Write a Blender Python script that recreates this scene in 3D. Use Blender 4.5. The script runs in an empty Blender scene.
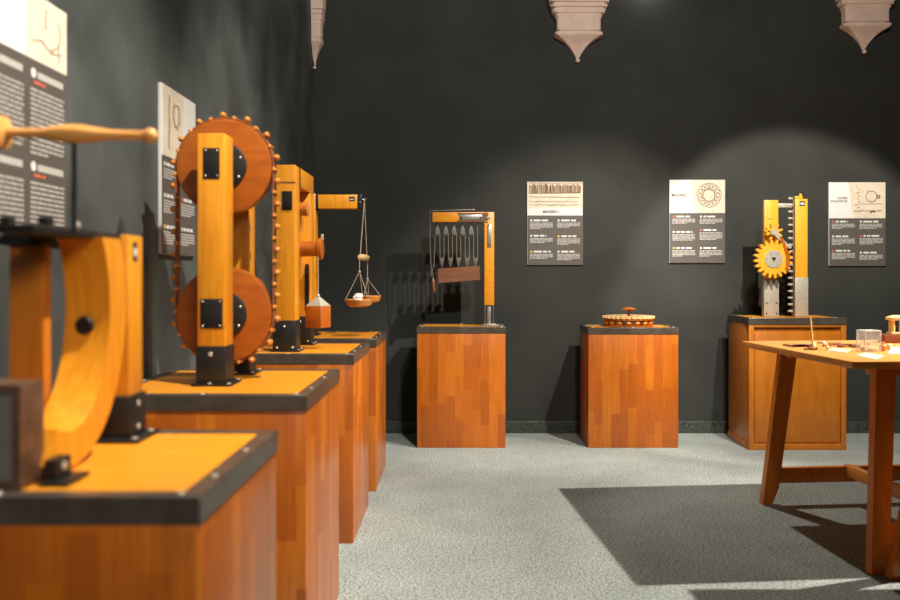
import bpy, bmesh, math, random
from mathutils import Vector, Matrix
random.seed(7)
C = bpy.context.scene.collection
F = 830.0; CH = 1.42; VX, VY = 460.0, 275.0
BW = 7.46; LW = -1.32; RW = 6.6; FW = -3.6; CEIL = 5.4

def W(px, py, y):
    """a point of the room seen at (px, py) and lying y metres ahead"""
    return Vector(((px - VX) * y / F, y, CH - (py - VY) * y / F))

# ------------------------------------------------------------------ materials
def new_mat(name):
    m = bpy.data.materials.new(name); m.use_nodes = True
    nt = m.node_tree
    return m, nt, nt.nodes['Principled BSDF']

def plain(name, col, rough=.5, metal=0., spec=.5, noise=0., nscale=30., bump=0.):
    m, nt, b = new_mat(name)
    b.inputs['Base Color'].default_value = (*col, 1)
    b.inputs['Roughness'].default_value = rough
    b.inputs['Metallic'].default_value = metal
    b.inputs['Specular IOR Level'].default_value = spec
    if noise or bump:
        tc = nt.nodes.new('ShaderNodeTexCoord'); n = nt.nodes.new('ShaderNodeTexNoise')
        n.inputs['Scale'].default_value = nscale; n.inputs['Detail'].default_value = 5
        nt.links.new(tc.outputs['Object'], n.inputs['Vector'])
        if noise:
            r = nt.nodes.new('ShaderNodeValToRGB')
            r.color_ramp.elements[0].position = .3; r.color_ramp.elements[1].position = .7
            r.color_ramp.elements[0].color = (*[c * (1 - noise) for c in col], 1)
            r.color_ramp.elements[1].color = (*[min(1, c * (1 + noise)) for c in col], 1)
            nt.links.new(n.outputs['Fac'], r.inputs['Fac']); nt.links.new(r.outputs['Color'], b.inputs['Base Color'])
        if bump:
            bp = nt.nodes.new('ShaderNodeBump'); bp.inputs['Strength'].default_value = bump; bp.inputs['Distance'].default_value = .01
            nt.links.new(n.outputs['Fac'], bp.inputs['Height']); nt.links.new(bp.outputs['Normal'], b.inputs['Normal'])
    return m

def wood(name, c1, c2, stretch=(18, 18, 1.5), rough=.38, coat=.12):
    m, nt, b = new_mat(name); L = nt.links.new
    tc = nt.nodes.new('ShaderNodeTexCoord'); mp = nt.nodes.new('ShaderNodeMapping')
    mp.inputs['Scale'].default_value = stretch
    n = nt.nodes.new('ShaderNodeTexNoise'); n.inputs['Scale'].default_value = 3.2; n.inputs['Detail'].default_value = 6
    n.inputs['Distortion'].default_value = .6
    r = nt.nodes.new('ShaderNodeValToRGB')
    r.color_ramp.elements[0].position = .32; r.color_ramp.elements[1].position = .68
    r.color_ramp.elements[0].color = (*c2, 1); r.color_ramp.elements[1].color = (*c1, 1)
    L(tc.outputs['Object'], mp.inputs['Vector']); L(mp.outputs['Vector'], n.inputs['Vector'])
    L(n.outputs['Fac'], r.inputs['Fac']); L(r.outputs['Color'], b.inputs['Base Color'])
    b.inputs['Roughness'].default_value = rough
    b.inputs['Coat Weight'].default_value = coat; b.inputs['Coat Roughness'].default_value = .25
    return m

def stave_wood(name, cols, width=.088, length=.42):
    """edge-glued wooden staves standing upright, each of its own tint"""
    m, nt, b = new_mat(name); L = nt.links.new; N = nt.nodes.new
    def mth(op, a, bb=None):
        k = N('ShaderNodeMath'); k.operation = op
        for i, v in enumerate((a, bb)):
            if v is None: continue
            if isinstance(v, (int, float)): k.inputs[i].default_value = v
            else: L(v, k.inputs[i])
        return k.outputs[0]
    tc = N('ShaderNodeTexCoord'); sp = N('ShaderNodeSeparateXYZ'); L(tc.outputs['Object'], sp.inputs[0])
    oi = N('ShaderNodeObjectInfo')
    u = mth('ADD', mth('ADD', sp.outputs[0], sp.outputs[1]), mth('ADD', mth('MULTIPLY', mth('FLOOR', mth('MULTIPLY', oi.outputs['Random'], 50)), width), 20.013))
    ci = mth('FLOOR', mth('DIVIDE', u, width))
    w1 = N('ShaderNodeTexWhiteNoise'); w1.noise_dimensions = '1D'; L(ci, w1.inputs['W'])
    v = mth('ADD', mth('DIVIDE', sp.outputs[2], length), mth('MULTIPLY', w1.outputs['Value'], 7.3))
    vi = mth('FLOOR', v)
    cb = N('ShaderNodeCombineXYZ'); L(ci, cb.inputs[0]); L(vi, cb.inputs[1])
    w2 = N('ShaderNodeTexWhiteNoise'); w2.noise_dimensions = '3D'; L(cb.outputs[0], w2.inputs['Vector'])
    mp = N('ShaderNodeMapping'); mp.inputs['Scale'].default_value = (24, 24, 1.6); L(tc.outputs['Object'], mp.inputs['Vector'])
    n = N('ShaderNodeTexNoise'); n.inputs['Scale'].default_value = 3; n.inputs['Detail'].default_value = 5; L(mp.outputs[0], n.inputs['Vector'])
    f = mth('ADD', mth('MULTIPLY', w2.outputs['Value'], .42), mth('MULTIPLY', n.outputs['Fac'], .58))
    r = N('ShaderNodeValToRGB'); e = r.color_ramp.elements
    e[0].position = .1; e[0].color = (*cols[0], 1); e[1].position = .9; e[1].color = (*cols[2], 1)
    k = e.new(.5); k.color = (*cols[1], 1)
    L(f, r.inputs['Fac']); L(r.outputs['Color'], b.inputs['Base Color'])
    b.inputs['Roughness'].default_value = .36
    b.inputs['Coat Weight'].default_value = .12; b.inputs['Coat Roughness'].default_value = .22
    return m

M = {}
M['beech'] = wood('amber_beech', (.82, .335, .016), (.68, .235, .008))
M['beech_flat'] = wood('amber_beech_board', (.82, .335, .020), (.70, .25, .011), (2, 16, 16))
M['redwood'] = wood('reddish_wood', (.46, .120, .008), (.36, .085, .005), (9, 9, 3))
M['redwood_disc'] = wood('reddish_disc_wood', (.42, .108, .008), (.31, .070, .006), (2.2, 12, 9))
M['stave'] = stave_wood('stave_plinth_wood', ((.28, .058, .004), (.43, .104, .006), (.62, .19, .012)), .07, .36)
M['cabinet'] = wood('veneered_panel', (.54, .175, .012), (.44, .13, .008), (5, 5, 1.2))
M['table'] = wood('workbench_wood', (.74, .34, .085), (.62, .25, .05), (3, 14, 14))
M['tableleg'] = wood('workbench_leg_wood', (.66, .215, .018), (.55, .16, .012), (14, 14, 1.4))
M['yellow_beech'] = wood('yellow_beech', (.90, .46, .035), (.78, .35, .02))
M['paper'] = plain('cream_paper', (.56, .46, .36), .8, 0, .3, .12, 25)
M['plankwood'] = wood('amber_plank', (.60, .19, .012), (.50, .145, .008))
M['handle'] = wood('lit_turned_wood', (.95, .46, .13), (.86, .36, .08), (3, 12, 12))  # key light's brightness on the handle is put into this colour
M['palewood'] = wood('pale_wood', (.82, .58, .28), (.70, .46, .2))
M['darkwood'] = wood('dark_red_wood', (.26, .07, .035), (.17, .042, .02), (2, 12, 12))
M['greywood'] = wood('weathered_wood', (.24, .095, .045), (.17, .065, .03), (2, 14, 14))
M['edge'] = plain('browned_steel', (.088, .070, .054), .33, .2, .5, .25, 14)
M['iron'] = plain('black_iron', (.018, .017, .015), .45, .3, .5, .2, 25)
M['steel'] = plain('brushed_steel', (.42, .40, .36), .38, .75, .5, .12, 40)
M['dullsteel'] = plain('dull_grey_iron', (.17, .145, .12), .5, .3, .5, .15, 40)
M['galv'] = plain('galvanised_sheet', (.46, .43, .36), .5, .25, .5, .08, 30)
M['brownsteel'] = plain('brown_rusted_steel', (.16, .085, .05), .45, .4, .5, .3, 20)
M['screw'] = plain('screw_head', (.8, .74, .62), .3, .6)
M['rope'] = plain('pale_cord', (.42, .34, .25), .9)
M['darkrope'] = plain('grey_cord', (.22, .19, .15), .9)
M['belt'] = plain('dark_leather_belt', (.26, .085, .022), .7)
M['knob'] = wood('turned_knob_wood', (.70, .27, .05), (.58, .2, .03), (10, 10, 10))
M['white'] = plain('white_print', (.66, .65, .62), .6)
M['beige'] = plain('aged_paper_print', (.66, .58, .46), .65, 0, .4, .09, 16)
M['slate'] = plain('slate_print', (.085, .075, .065), .6)
M['sketch'] = plain('sepia_ink', (.22, .135, .07), .8)
M['faint'] = plain('faint_ink', (.40, .30, .20), .8)
M['ink'] = plain('black_ink', (.05, .045, .04), .7)
M['textline'] = plain('pale_text_print', (.43, .41, .38), .7)
M['yellowdot'] = plain('amber_print', (.80, .45, .08), .6)
M['reddot'] = plain('red_print', (.60, .12, .06), .6)
M['stone'] = plain('pinkish_stone', (.80, .62, .52), .85, 0, .3, .10, 9, .15)
M['wall'] = plain('dark_plaster', (.030, .0325, .028), .78, 0, .35, .2, 2.2, .12)
M['leftwall'] = plain('dark_grey_plaster', (.060, .068, .065), .7, 0, .4, .45, 2.4, .25)
M['ceil'] = plain('dark_ceiling', (.05, .048, .043), .9)
M['skirt'] = plain('speckled_stone_skirting', (.042, .048, .040), .5, 0, .5, .75, 60)
M['pebble'] = plain('white_chalk', (.85, .83, .78), .7)
M['lampblack'] = plain('lamp_housing', (.01, .01, .01), .5)

def carpet():
    m, nt, b = new_mat('grey_carpet'); L = nt.links.new; N = nt.nodes.new
    tc = N('ShaderNodeTexCoord')
    n1 = N('ShaderNodeTexNoise'); n1.inputs['Scale'].default_value = 80; n1.inputs['Detail'].default_value = 4; n1.inputs['Roughness'].default_value = .95
    n2 = N('ShaderNodeTexNoise'); n2.inputs['Scale'].default_value = 3.5; n2.inputs['Detail'].default_value = 4
    L(tc.outputs['Object'], n1.inputs['Vector']); L(tc.outputs['Object'], n2.inputs['Vector'])
    r = N('ShaderNodeValToRGB'); r.color_ramp.elements[0].position = .41; r.color_ramp.elements[1].position = .59
    r.color_ramp.elements[0].color = (.09, .105, .10, 1); r.color_ramp.elements[1].color = (.56, .615, .585, 1)
    mx = N('ShaderNodeMix'); mx.data_type = 'RGBA'; mx.blend_type = 'MULTIPLY'; mx.inputs[0].default_value = .35
    L(n1.outputs['Fac'], r.inputs['Fac']); L(r.outputs['Color'], mx.inputs[6]); L(n2.outputs['Fac'], mx.inputs[7])
    L(mx.outputs[2], b.inputs['Base Color'])
    bp = N('ShaderNodeBump'); bp.inputs['Strength'].default_value = .25; bp.inputs['Distance'].default_value = .01
    L(n1.outputs['Fac'], bp.inputs['Height']); L(bp.outputs['Normal'], b.inputs['Normal'])
    b.inputs['Roughness'].default_value = .95; b.inputs['Specular IOR Level'].default_value = .1
    return m
M['carpet'] = carpet()

def mesh_mat():
    m, nt, b = new_mat('perforated_grille'); L = nt.links.new; N = nt.nodes.new
    tc = N('ShaderNodeTexCoord'); v = N('ShaderNodeTexVoronoi'); v.inputs['Scale'].default_value = 90; v.inputs['Randomness'].default_value = 0
    L(tc.outputs['Object'], v.inputs['Vector'])
    r = N('ShaderNodeValToRGB'); r.color_ramp.elements[0].position = .25; r.color_ramp.elements[1].position = .45
    r.color_ramp.elements[0].color = (.008, .008, .007, 1); r.color_ramp.elements[1].color = (.15, .14, .115, 1)
    L(v.outputs['Distance'], r.inputs['Fac']); L(r.outputs['Color'], b.inputs['Base Color']); b.inputs['Roughness'].default_value = .5
    return m
M['grille'] = mesh_mat()

def acrylic():
    m, nt, b = new_mat('clear_acrylic')
    b.inputs['Base Color'].default_value = (.85, .87, .86, 1); b.inputs['Alpha'].default_value = .13
    b.inputs['Roughness'].default_value = .05; b.inputs['IOR'].default_value = 1.3
    return m
M['acrylic'] = acrylic()

# ------------------------------------------------------------------ geometry helpers
class MB:
    def __init__(s): s.bm = bmesh.new()
    def _xf(s, vs, mat):
        if mat is not None: bmesh.ops.transform(s.bm, matrix=mat, verts=vs)
    def box(s, lo, hi, bev=.003, mat=None, seg=2):
        t = bmesh.new(); bmesh.ops.create_cube(t, size=1)
        lo = Vector(lo); hi = Vector(hi)
        for v in t.verts:
            v.co = Vector([lo[i] + (v.co[i] + .5) * (hi[i] - lo[i]) for i in range(3)])
        if bev > 0:
            bmesh.ops.bevel(t, geom=t.edges[:], offset=min(bev, .45 * min(abs(hi[i] - lo[i]) for i in range(3))), segments=seg, affect='EDGES', profile=.5)
        if mat is not None: bmesh.ops.transform(t, matrix=mat, verts=t.verts[:])
        s.add(t); return s
    def add(s, t):
        me = bpy.data.meshes.new('tmp'); t.to_mesh(me); t.free(); s.bm.from_mesh(me); bpy.data.meshes.remove(me)
    def loft(s, rings, cap=True):
        R = [[s.bm.verts.new(p) for p in r] for r in rings]
        n = len(R[0])
        for a, b in zip(R, R[1:]):
            for i in range(n):
                try: s.bm.faces.new((a[i], a[(i + 1) % n], b[(i + 1) % n], b[i]))
                except ValueError: pass
        if cap:
            s.bm.faces.new(R[0][::-1]); s.bm.faces.new(R[-1])
        return s
    def lathe(s, prof, o, axis, seg=28):
        """prof: (distance along axis, radius)"""
        o = Vector(o); ax = Vector(axis).normalized(); u = ax.orthogonal().normalized(); w = ax.cross(u)
        rings = []
        for d, r in prof:
            r = max(r, 1e-4)
            rings.append([o + ax * d + (u * math.cos(2 * math.pi * k / seg) + w * math.sin(2 * math.pi * k / seg)) * r for k in range(seg)])
        return s.loft(rings)
    def cyl(s, p0, p1, r, r1=None, seg=24, bev=0.):
        p0 = Vector(p0); p1 = Vector(p1); L = (p1 - p0).length; r1 = r if r1 is None else r1
        if bev: pr = [(0, r - bev), (bev, r), (L - bev, r1), (L, r1 - bev)]
        else: pr = [(0, r), (L, r1)]
        return s.lathe(pr, p0, p1 - p0, seg)
    def ball(s, c, r, seg=16, sq=(1, 1, 1)):
        t = bmesh.new(); bmesh.ops.create_uvsphere(t, u_segments=seg, v_segments=max(6, seg // 2), radius=r)
        for v in t.verts: v.co = Vector((v.co.x * sq[0], v.co.y * sq[1], v.co.z * sq[2])) + Vector(c)
        s.add(t); return s
    def tube(s, pts, r, seg=8):
        pts = [Vector(p) for p in pts]
        rings = []
        prev = None
        for i, p in enumerate(pts):
            d = (pts[min(i + 1, len(pts) - 1)] - pts[max(i - 1, 0)]).normalized()
            u = d.orthogonal().normalized() if prev is None else (prev - d * prev.dot(d)).normalized()
            prev = u; w = d.cross(u)
            rings.append([p + (u * math.cos(2 * math.pi * k / seg) + w * math.sin(2 * math.pi * k / seg)) * r for k in range(seg)])
        return s.loft(rings)
    def prism(s, poly, o, ua, ub, depth):
        """polygon in the (ua, ub) plane extruded by depth along ua x ub"""
        o = Vector(o); ua = Vector(ua); ub = Vector(ub); n = ua.cross(ub)
        return s.loft([[o + ua * a + ub * b for a, b in poly], [o + ua * a + ub * b + n * depth for a, b in poly]])
    def ring(s, o, ua, ub, depth, outer, inner):
        """closed band between two polygons of equal count, extruded"""
        o = Vector(o); ua = Vector(ua); ub = Vector(ub); n = ua.cross(ub)
        def P(q, d): return [s.bm.verts.new(o + ua * a + ub * b + n * d) for a, b in q]
        A, B, Cc, D = P(outer, 0), P(outer, depth), P(inner, depth), P(inner, 0)
        k = len(outer)
        for X, Y in ((A, B), (B, Cc), (Cc, D), (D, A)):
            for i in range(k):
                s.bm.faces.new((X[i], X[(i + 1) % k], Y[(i + 1) % k], Y[i]))
        return s
    def build(s, name, mat, parent=None, world=True, smooth=True):
        bmesh.ops.recalc_face_normals(s.bm, faces=s.bm.faces[:])
        me = bpy.data.meshes.new(name)
        s.bm.to_mesh(me); s.bm.free()
        if parent is not None and world:
            off = root_of(parent)
            me.transform(Matrix.Translation(-off))
        me.materials.append(mat)
        if smooth:
            me.polygons.foreach_set('use_smooth', [True] * len(me.polygons))
            me.set_sharp_from_angle(angle=math.radians(28))
        o = bpy.data.objects.new(name, me); C.objects.link(o)
        if parent is not None: o.parent = parent
        return o

def soft(o, w=.0028):
    b = o.modifiers.new('bevel', 'BEVEL'); b.width = w; b.segments = 2; b.limit_method = 'ANGLE'; b.angle_limit = math.radians(40)
    return o

def root_of(o):
    v = Vector(o.location); p = o.parent
    while p: v = v + Vector(p.location); p = p.parent
    return v

def thing(name, label, cat, loc, rz=0., group=None):
    o = bpy.data.objects.new(name, None); C.objects.link(o)
    o.empty_display_size = .05
    o.location = loc; o.rotation_euler = (0, 0, rz)
    o['label'] = label; o['category'] = cat
    if group: o['group'] = group
    return o

def tag(o, label, cat, group=None):
    o['label'] = label; o['category'] = cat
    if group: o['group'] = group
    return o

def solo(name, mb, mat, label, cat, loc, group=None):
    """a thing that is one mesh, with its origin at loc"""
    o = mb.build(name, mat)
    o.data.transform(Matrix.Translation(-Vector(loc))); o.location = loc
    return tag(o, label, cat, group)

def struct(name, mb, mat):
    o = mb.build(name, mat, smooth=False); o['kind'] = 'structure'; return o

def clone(o, loc, parent=None):
    c = o.copy(); C.objects.link(c); c.location = loc; c.parent = parent if parent else o.parent
    return c

def text_mesh(name, body, size, mat, parent, loc, align='LEFT'):
    cu = bpy.data.curves.new(name, 'FONT'); cu.body = body; cu.size = size; cu.align_x = align; cu.extrude = .0004; cu.offset = size * .02
    tmp = bpy.data.objects.new('tmp', cu); C.objects.link(tmp)
    bpy.context.view_layer.update()
    dg = bpy.context.evaluated_depsgraph_get()
    me = bpy.data.meshes.new_from_object(tmp.evaluated_get(dg))
    bpy.data.objects.remove(tmp); me.name = name
    me.transform(Matrix.Rotation(math.pi / 2, 4, 'X'))
    me.materials.clear(); me.materials.append(mat)
    o = bpy.data.objects.new(name, me); C.objects.link(o); o.parent = parent; o.location = loc
    return o

_bolt = {}
def bolts(parent, pts, n, r, mat):
    """one bolt head per point (room coordinates), each an object of its own"""
    key = (tuple(n), r, mat)
    off = root_of(parent)
    for p in pts:
        if key not in _bolt:
            _bolt[key] = MB().lathe([(0, r), (.002, r), (.004, r * .5), (.0042, 1e-4)], (0, 0, 0), n, 10).build('bolt', M[mat], parent, world=False)
            _bolt[key].location = Vector(p) - off
        else: clone(_bolt[key], Vector(p) - off, parent)

X, Y, Z = Vector((1, 0, 0)), Vector((0, 1, 0)), Vector((0, 0, 1))

# ------------------------------------------------------------------ the room
struct('floor', MB().box((LW - .2, FW - .2, -.1), (RW + .2, BW + .2, 0), 0), M['carpet'])
struct('ceiling', MB().box((LW - .2, FW - .2, CEIL), (RW + .2, BW + .2, CEIL + .1), 0), M['ceil'])
struct('wall_back', MB().box((LW, BW, 0), (RW, BW + .2, CEIL), 0), M['wall'])
struct('wall_left', MB().box((LW - .2, FW, 0), (LW, BW + .2, CEIL), 0), M['leftwall'])
struct('wall_right', MB().box((RW, FW, 0), (RW + .2, BW + .2, CEIL), 0), M['wall'])
struct('wall_front', MB().box((LW, FW - .2, 0), (RW, FW, CEIL), 0), M['wall'])
struct('baseboard_back', MB().box((LW + .016, BW - .016, 0), (RW, BW, .108), .004), M['skirt'])
struct('baseboard_left', MB().box((LW, FW, 0), (LW + .016, BW, .108), .004), M['skirt'])

# corbels: stepped stone brackets tapering to a small ball
def corbel(cx, label, y0=BW - .002, kx=1.0, drop=0.):
    s = 7.36 / F
    prof = [(-40, 34), (-14, 33), (-9, 31.5), (-8, 30.5), (3.5, 29.8), (4.0, 26.6), (5.2, 26.6), (5.6, 28.6), (8.2, 28.0), (8.7, 25.4), (9.8, 25.4), (10.2, 27), (14, 25.6), (14.4, 23.2), (15.6, 23.2), (16, 24.2), (18, 22.6), (20, 22.0), (31, 22.0), (31.4, 20.2), (32.4, 20.2),
            (32.8, 24), (35.5, 23.6), (36.5, 22.0), (39, 17.5), (42, 13.0), (46, 8.8), (50, 5.4), (54, 2.8), (57, 1.5)]
    t = thing('corbel', label, 'corbel', (cx, y0, CH + (VY - 58 - drop) * s), group='stone corbels on the back wall')
    mb = MB(); rings = []
    for py, hw in prof:
        z = CH + (VY - py - drop) * s; w = hw * s * kx
        d = hw * s * .5
        x0, x1 = cx - w, cx + w
        if x0 < LW: x0 = LW + .001
        xa, xb = max(cx - w * .92, LW + .002), cx + w * .92
        rings.append([(x0, y0, z), (x0, y0 - d * .8, z), (xa, y0 - d, z), (xb, y0 - d, z), (x1, y0 - d * .8, z), (x1, y0, z)])
    mb.loft(rings); mb.build('bracket', M['stone'], t)
    MB().ball((cx, y0 - .022, CH + (VY - 59.5 - drop) * s), .020 if kx == 1 else .014, 14).build('drop_ball', M['stone'], t)
    return t
corbel(W(579, 0, 7.36).x, 'pink stone corbel high on the wall above the two inner printed panels', drop=-1.2)
corbel(W(868.5, 0, 7.36).x, 'pink stone corbel high on the wall above the rack and pinion machine', drop=-10)
corbel(LW + .018, 'narrow pink stone corbel tucked into the corner of the walls', kx=.36, drop=6)

# ------------------------------------------------------------------ plinths
screw_proto = None
def plinth(label, x0, x1, y0, y1, t, mat='stave', screws=True):
    global screw_proto
    g = 'wooden display plinths'
    r = thing('display_plinth', label, 'plinth', ((x0 + x1) / 2, (y0 + y1) / 2, 0), group=g)
    MB().box((x0 + .004, y0 + .004, 0), (x1 - .004, y1 - .004, t - .045), .004).build('body', M[mat], r)
    MB().box((x0 + .03, y0 + .03, t - .045), (x1 - .03, y1 - .03, t), .0).build('top_panel', M['beech_flat'], r)
    o = [(x0, y0), (x1, y0), (x1, y1), (x0, y1)]
    w = .042; i = [(x0 + w, y0 + w), (x1 - w, y0 + w), (x1 - w, y1 - w), (x0 + w, y1 - w)]
    mb = MB()
    mb.ring((0, 0, t - .002), X, Y, .005, o, i)                       # the flat flange on top
    e = .004; i2 = [(x0 + e, y0 + e), (x1 - e, y0 + e), (x1 - e, y1 - e), (x0 + e, y1 - e)]
    mb.ring((0, 0, t - .052), X, Y, .052, o, i2)                      # the skirt
    soft(mb.build('edge_frame', M['edge'], r))
    if screws:
        n = 0
        for fx, fy in ((.5, 0), (.0, .5), (1, .22), (1, .62), (.97, .0), (.5, 1), (.03, .0)):
            px = x0 + .02 + fx * (x1 - x0 - .04); py = y0 + .02 + fy * (y1 - y0 - .04)
            loc = Vector((px, py, t + .003)) - Vector(r.location)
            if screw_proto is None:
                screw_proto = MB().lathe([(0, .0075), (.002, .007), (.0035, .004), (.0038, .0005)], (0, 0, 0), Z, 12).build('screw', M['screw'], r, world=False)
                screw_proto.location = loc
            else:
                clone(screw_proto, loc, r)
    return r

PT = 1.0
LX = LW + .05
plinth('wooden plinth nearest the camera, under the curved trough machine', LX, -.490, 1.564, 2.237, PT)
plinth('wooden plinth along the left wall under the two-wheel chain machine', LX, -.532, 2.885, 3.68, PT)
plinth('wooden plinth along the left wall under the windlass frame machine', LX, -.560, 4.385, 5.13, PT)
plinth('wooden plinth nearest the corner, under the hanging balance', LX, -.548, 5.44, 6.18, PT)
plinth('wooden plinth by the back wall under the rope and pulley hoist', W(416.5, 0, 6.81).x, W(506, 0, 6.81).x, 6.81, 7.26, .992)
plinth('wooden plinth by the back wall under the round roller bearing model', W(588, 0, 6.81).x, W(679, 0, 6.81).x, 6.81, 7.28, .985)

# the framed plinth under the rack and pinion
def cabinet_plinth():
    y0, y1, t = 6.73, 7.26, 1.07
    x0, x1 = W(749, 0, y0).x, W(846.5, 0, y0).x
    r = thing('display_plinth', 'framed panelled wooden plinth behind the table, under the rack and pinion', 'plinth', ((x0 + x1) / 2, (y0 + y1) / 2, 0), group='wooden display plinths')
    MB().box((x0 + .006, y0 + .022, .01), (x1 - .006, y1, t - .05), .003).build('body', M['cabinet'], r)
    st = .042
    MB().box((x0, y0, 0), (x0 + st, y0 + .03, t - .05), .003).build('stile', M['cabinet'], r)
    MB().box((x1 - st, y0, 0), (x1, y0 + .03, t - .05), .003).build('stile', M['cabinet'], r)
    MB().box((x0 + st, y0, t - .075), (x1 - st, y0 + .03, t - .05), .003).build('top_rail', M['cabinet'], r)
    MB().box((x0 + st, y0 + .002, .0), (x1 - st, y0 + .03, .05), .003).build('bottom_rail', M['cabinet'], r)
    MB().box((x0 + st + .01, y0 + .012, .06), (x1 - st - .01, y0 + .024, t - .128), .002).build('front_panel', M['cabinet'], r)
    MB().box((x0 - .004, y0 + .03, 0), (x0 + .008, y1, .055), .002).build('side_rail', M['cabinet'], r)
    MB().box((x0 + .03, y0 + .03, t - .05), (x1 - .03, y1 - .03, t), 0).build('top_panel', M['beech_flat'], r)
    o = [(x0 - .004, y0 - .004), (x1 + .004, y0 - .004), (x1 + .004, y1), (x0 - .004, y1)]
    w = .042; i = [(x0 + w, y0 + w), (x1 - w, y0 + w), (x1 - w, y1 - w), (x0 + w, y1 - w)]
    mb = MB(); mb.ring((0, 0, t - .002), X, Y, .005, o, i)
    i2 = [(x0 + .001, y0 + .001), (x1 - .001, y0 + .001), (x1 - .001, y1 - .005), (x0 + .001, y1 - .005)]
    mb.ring((0, 0, t - .055), X, Y, .055, o, i2); soft(mb.build('edge_frame', M['edge'], r))
    for fx in (.06, .36, .9):
        clone(screw_proto, Vector((x0 + fx * (x1 - x0), y0 + .02, t + .003)) - Vector(r.location), r)
cabinet_plinth()

# ------------------------------------------------------------------ printed panels
def words(mb, x0, x1, z, h, rng, y, ragged=1.0):
    """a line of print too small to read: word-long dashes"""
    x = x0; end = x0 + (x1 - x0) * ragged
    while x < end - .004:
        w = min(rng.uniform(.012, .045) * (h / .0045) ** .5, end - x)
        mb.box((x, y, z), (x + w, y + .0006, z + h), 0)
        x += w + h * .75

def print_columns(r, w, zt, zb, layout, rng, unit=1.0, dots=None):
    """six captions in two columns: bullet, heading, lines of print"""
    cols = ((.05 * w, .46 * w), (.54 * w, .95 * w))
    for ci, (c0, c1) in enumerate(cols):
        for k, (f, nl) in enumerate(layout[ci]):
            z = zt - f * (zt - zb)
            MB().lathe([(0, .0095 * unit), (.0008, .0095 * unit)], (c0 + .012 * unit, -.0180, z), -Y, 16).build('bullet_print', M[('white', 'yellowdot', 'reddot')[dots[ci][k] if dots else 0]], r, world=False, smooth=False)
            head, body = MB(), MB()
            words(head, c0 + .035 * unit, c0 + .035 * unit + (c1 - c0) * rng.uniform(.5, .75), z - .007 * unit, .0145 * unit, rng, -.0182)
            for j in range(nl):
                words(body, c0, c1, z - (.027 + .0122 * j) * unit, .0075 * unit, rng, -.0182, 1.0 if j < nl - 1 else rng.uniform(.4, .9))
            head.build('heading_print', M['white'], r, world=False, smooth=False)
            body.build('caption_print', M['textline'], r, world=False, smooth=False)

def panel_base(label, loc, rz, w, h, white_h):
    loc = (loc[0] + (.001 if rz else 0), loc[1] - (0 if rz else .001), loc[2])
    r = thing('information_panel', label, 'panel', loc, rz, 'printed information panels on the walls')
    MB().box((0, -.016, 0), (w, 0, h), .002).build('board', M['white'], r, world=False)
    MB().box((.003, -.0172, .002), (w - .001, -.0155, h - white_h), 0).build('text_field', M['slate'], r, world=False, smooth=False)
    return r

def strip(mb, pts, wd):
    for (a, b), (c, d) in zip(pts, pts[1:]):
        L = math.hypot(c - a, d - b)
        if L < 1e-6: continue
        nx, nz = -(d - b) / L * wd * .75, (c - a) / L * wd * .75
        mb.loft([[(a + nx, -.0188, b + nz), (a - nx, -.0188, b - nz), (c - nx, -.0188, d - nz), (c + nx, -.0188, d + nz)],
                 [(a + nx, -.0182, b + nz), (a - nx, -.0182, b - nz), (c - nx, -.0182, d - nz), (c + nx, -.0182, d + nz)]])

def circle_pts(cx, cz, r, n=28, a0=0, a1=2 * math.pi, wob=0, rng=random):
    return [(cx + (r + rng.uniform(-wob, wob)) * math.cos(a0 + (a1 - a0) * k / n), cz + (r + rng.uniform(-wob, wob)) * math.sin(a0 + (a1 - a0) * k / n)) for k in range(n + 1)]

PW = 55.5 * BW / F
# left of the three: a long picture strip above a white band
def panel_a():
    p0 = W(527, 265, BW); h = W(0, 182, BW).z - p0.z; w = PW
    r = panel_base('printed panel with a sepia strip drawing across its top, between hoist and bearing plinths', (p0.x, BW, p0.z), 0, w, h, h * .405)
    rng = random.Random(3)
    MB().box((0.0, -.0172, h * .69), (w, -.0155, h - .001), 0).build('drawing', M['beige'], r, world=False, smooth=False)
    mb = MB()
    x = .02
    while x < w - .02:                                                # row of upright strokes
        hh = rng.uniform(.06, .085); strip(mb, [(x, h - .10), (x + rng.uniform(-.004, .004), h - .1 + hh)], rng.uniform(.003, .007)); x += rng.uniform(.007, .013)
    strip(mb, [(.015, h - .135), (w - .03, h - .14)], .004); strip(mb, [(.015, h - .012), (w - .01, h - .012)], .003)
    strip(mb, [(.015, h - .105), (w - .02, h - .10)], .004)
    for zz in (h - .178, h - .208):                                   # two lines of handwriting
        pts = [(.015 + .0055 * k, zz + rng.uniform(-.007, .007)) for k in range(int((w - .05) / .0055))]
        strip(mb, pts, .003)
    mb.build('sketch_lines', M['sketch'], r, world=False, smooth=False)
    text_mesh('title_print', 'MADRID I', .034, M['ink'], r, (w * .43, -.0176, h * .625), 'CENTER')
    print_columns(r, w, h * .595, 0, (((.10, 5), (.41, 4), (.73, 4)), ((.10, 4), (.42, 5), (.73, 5))), rng, dots=((0, 0, 1), (0, 1, 0)))
panel_a()

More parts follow.
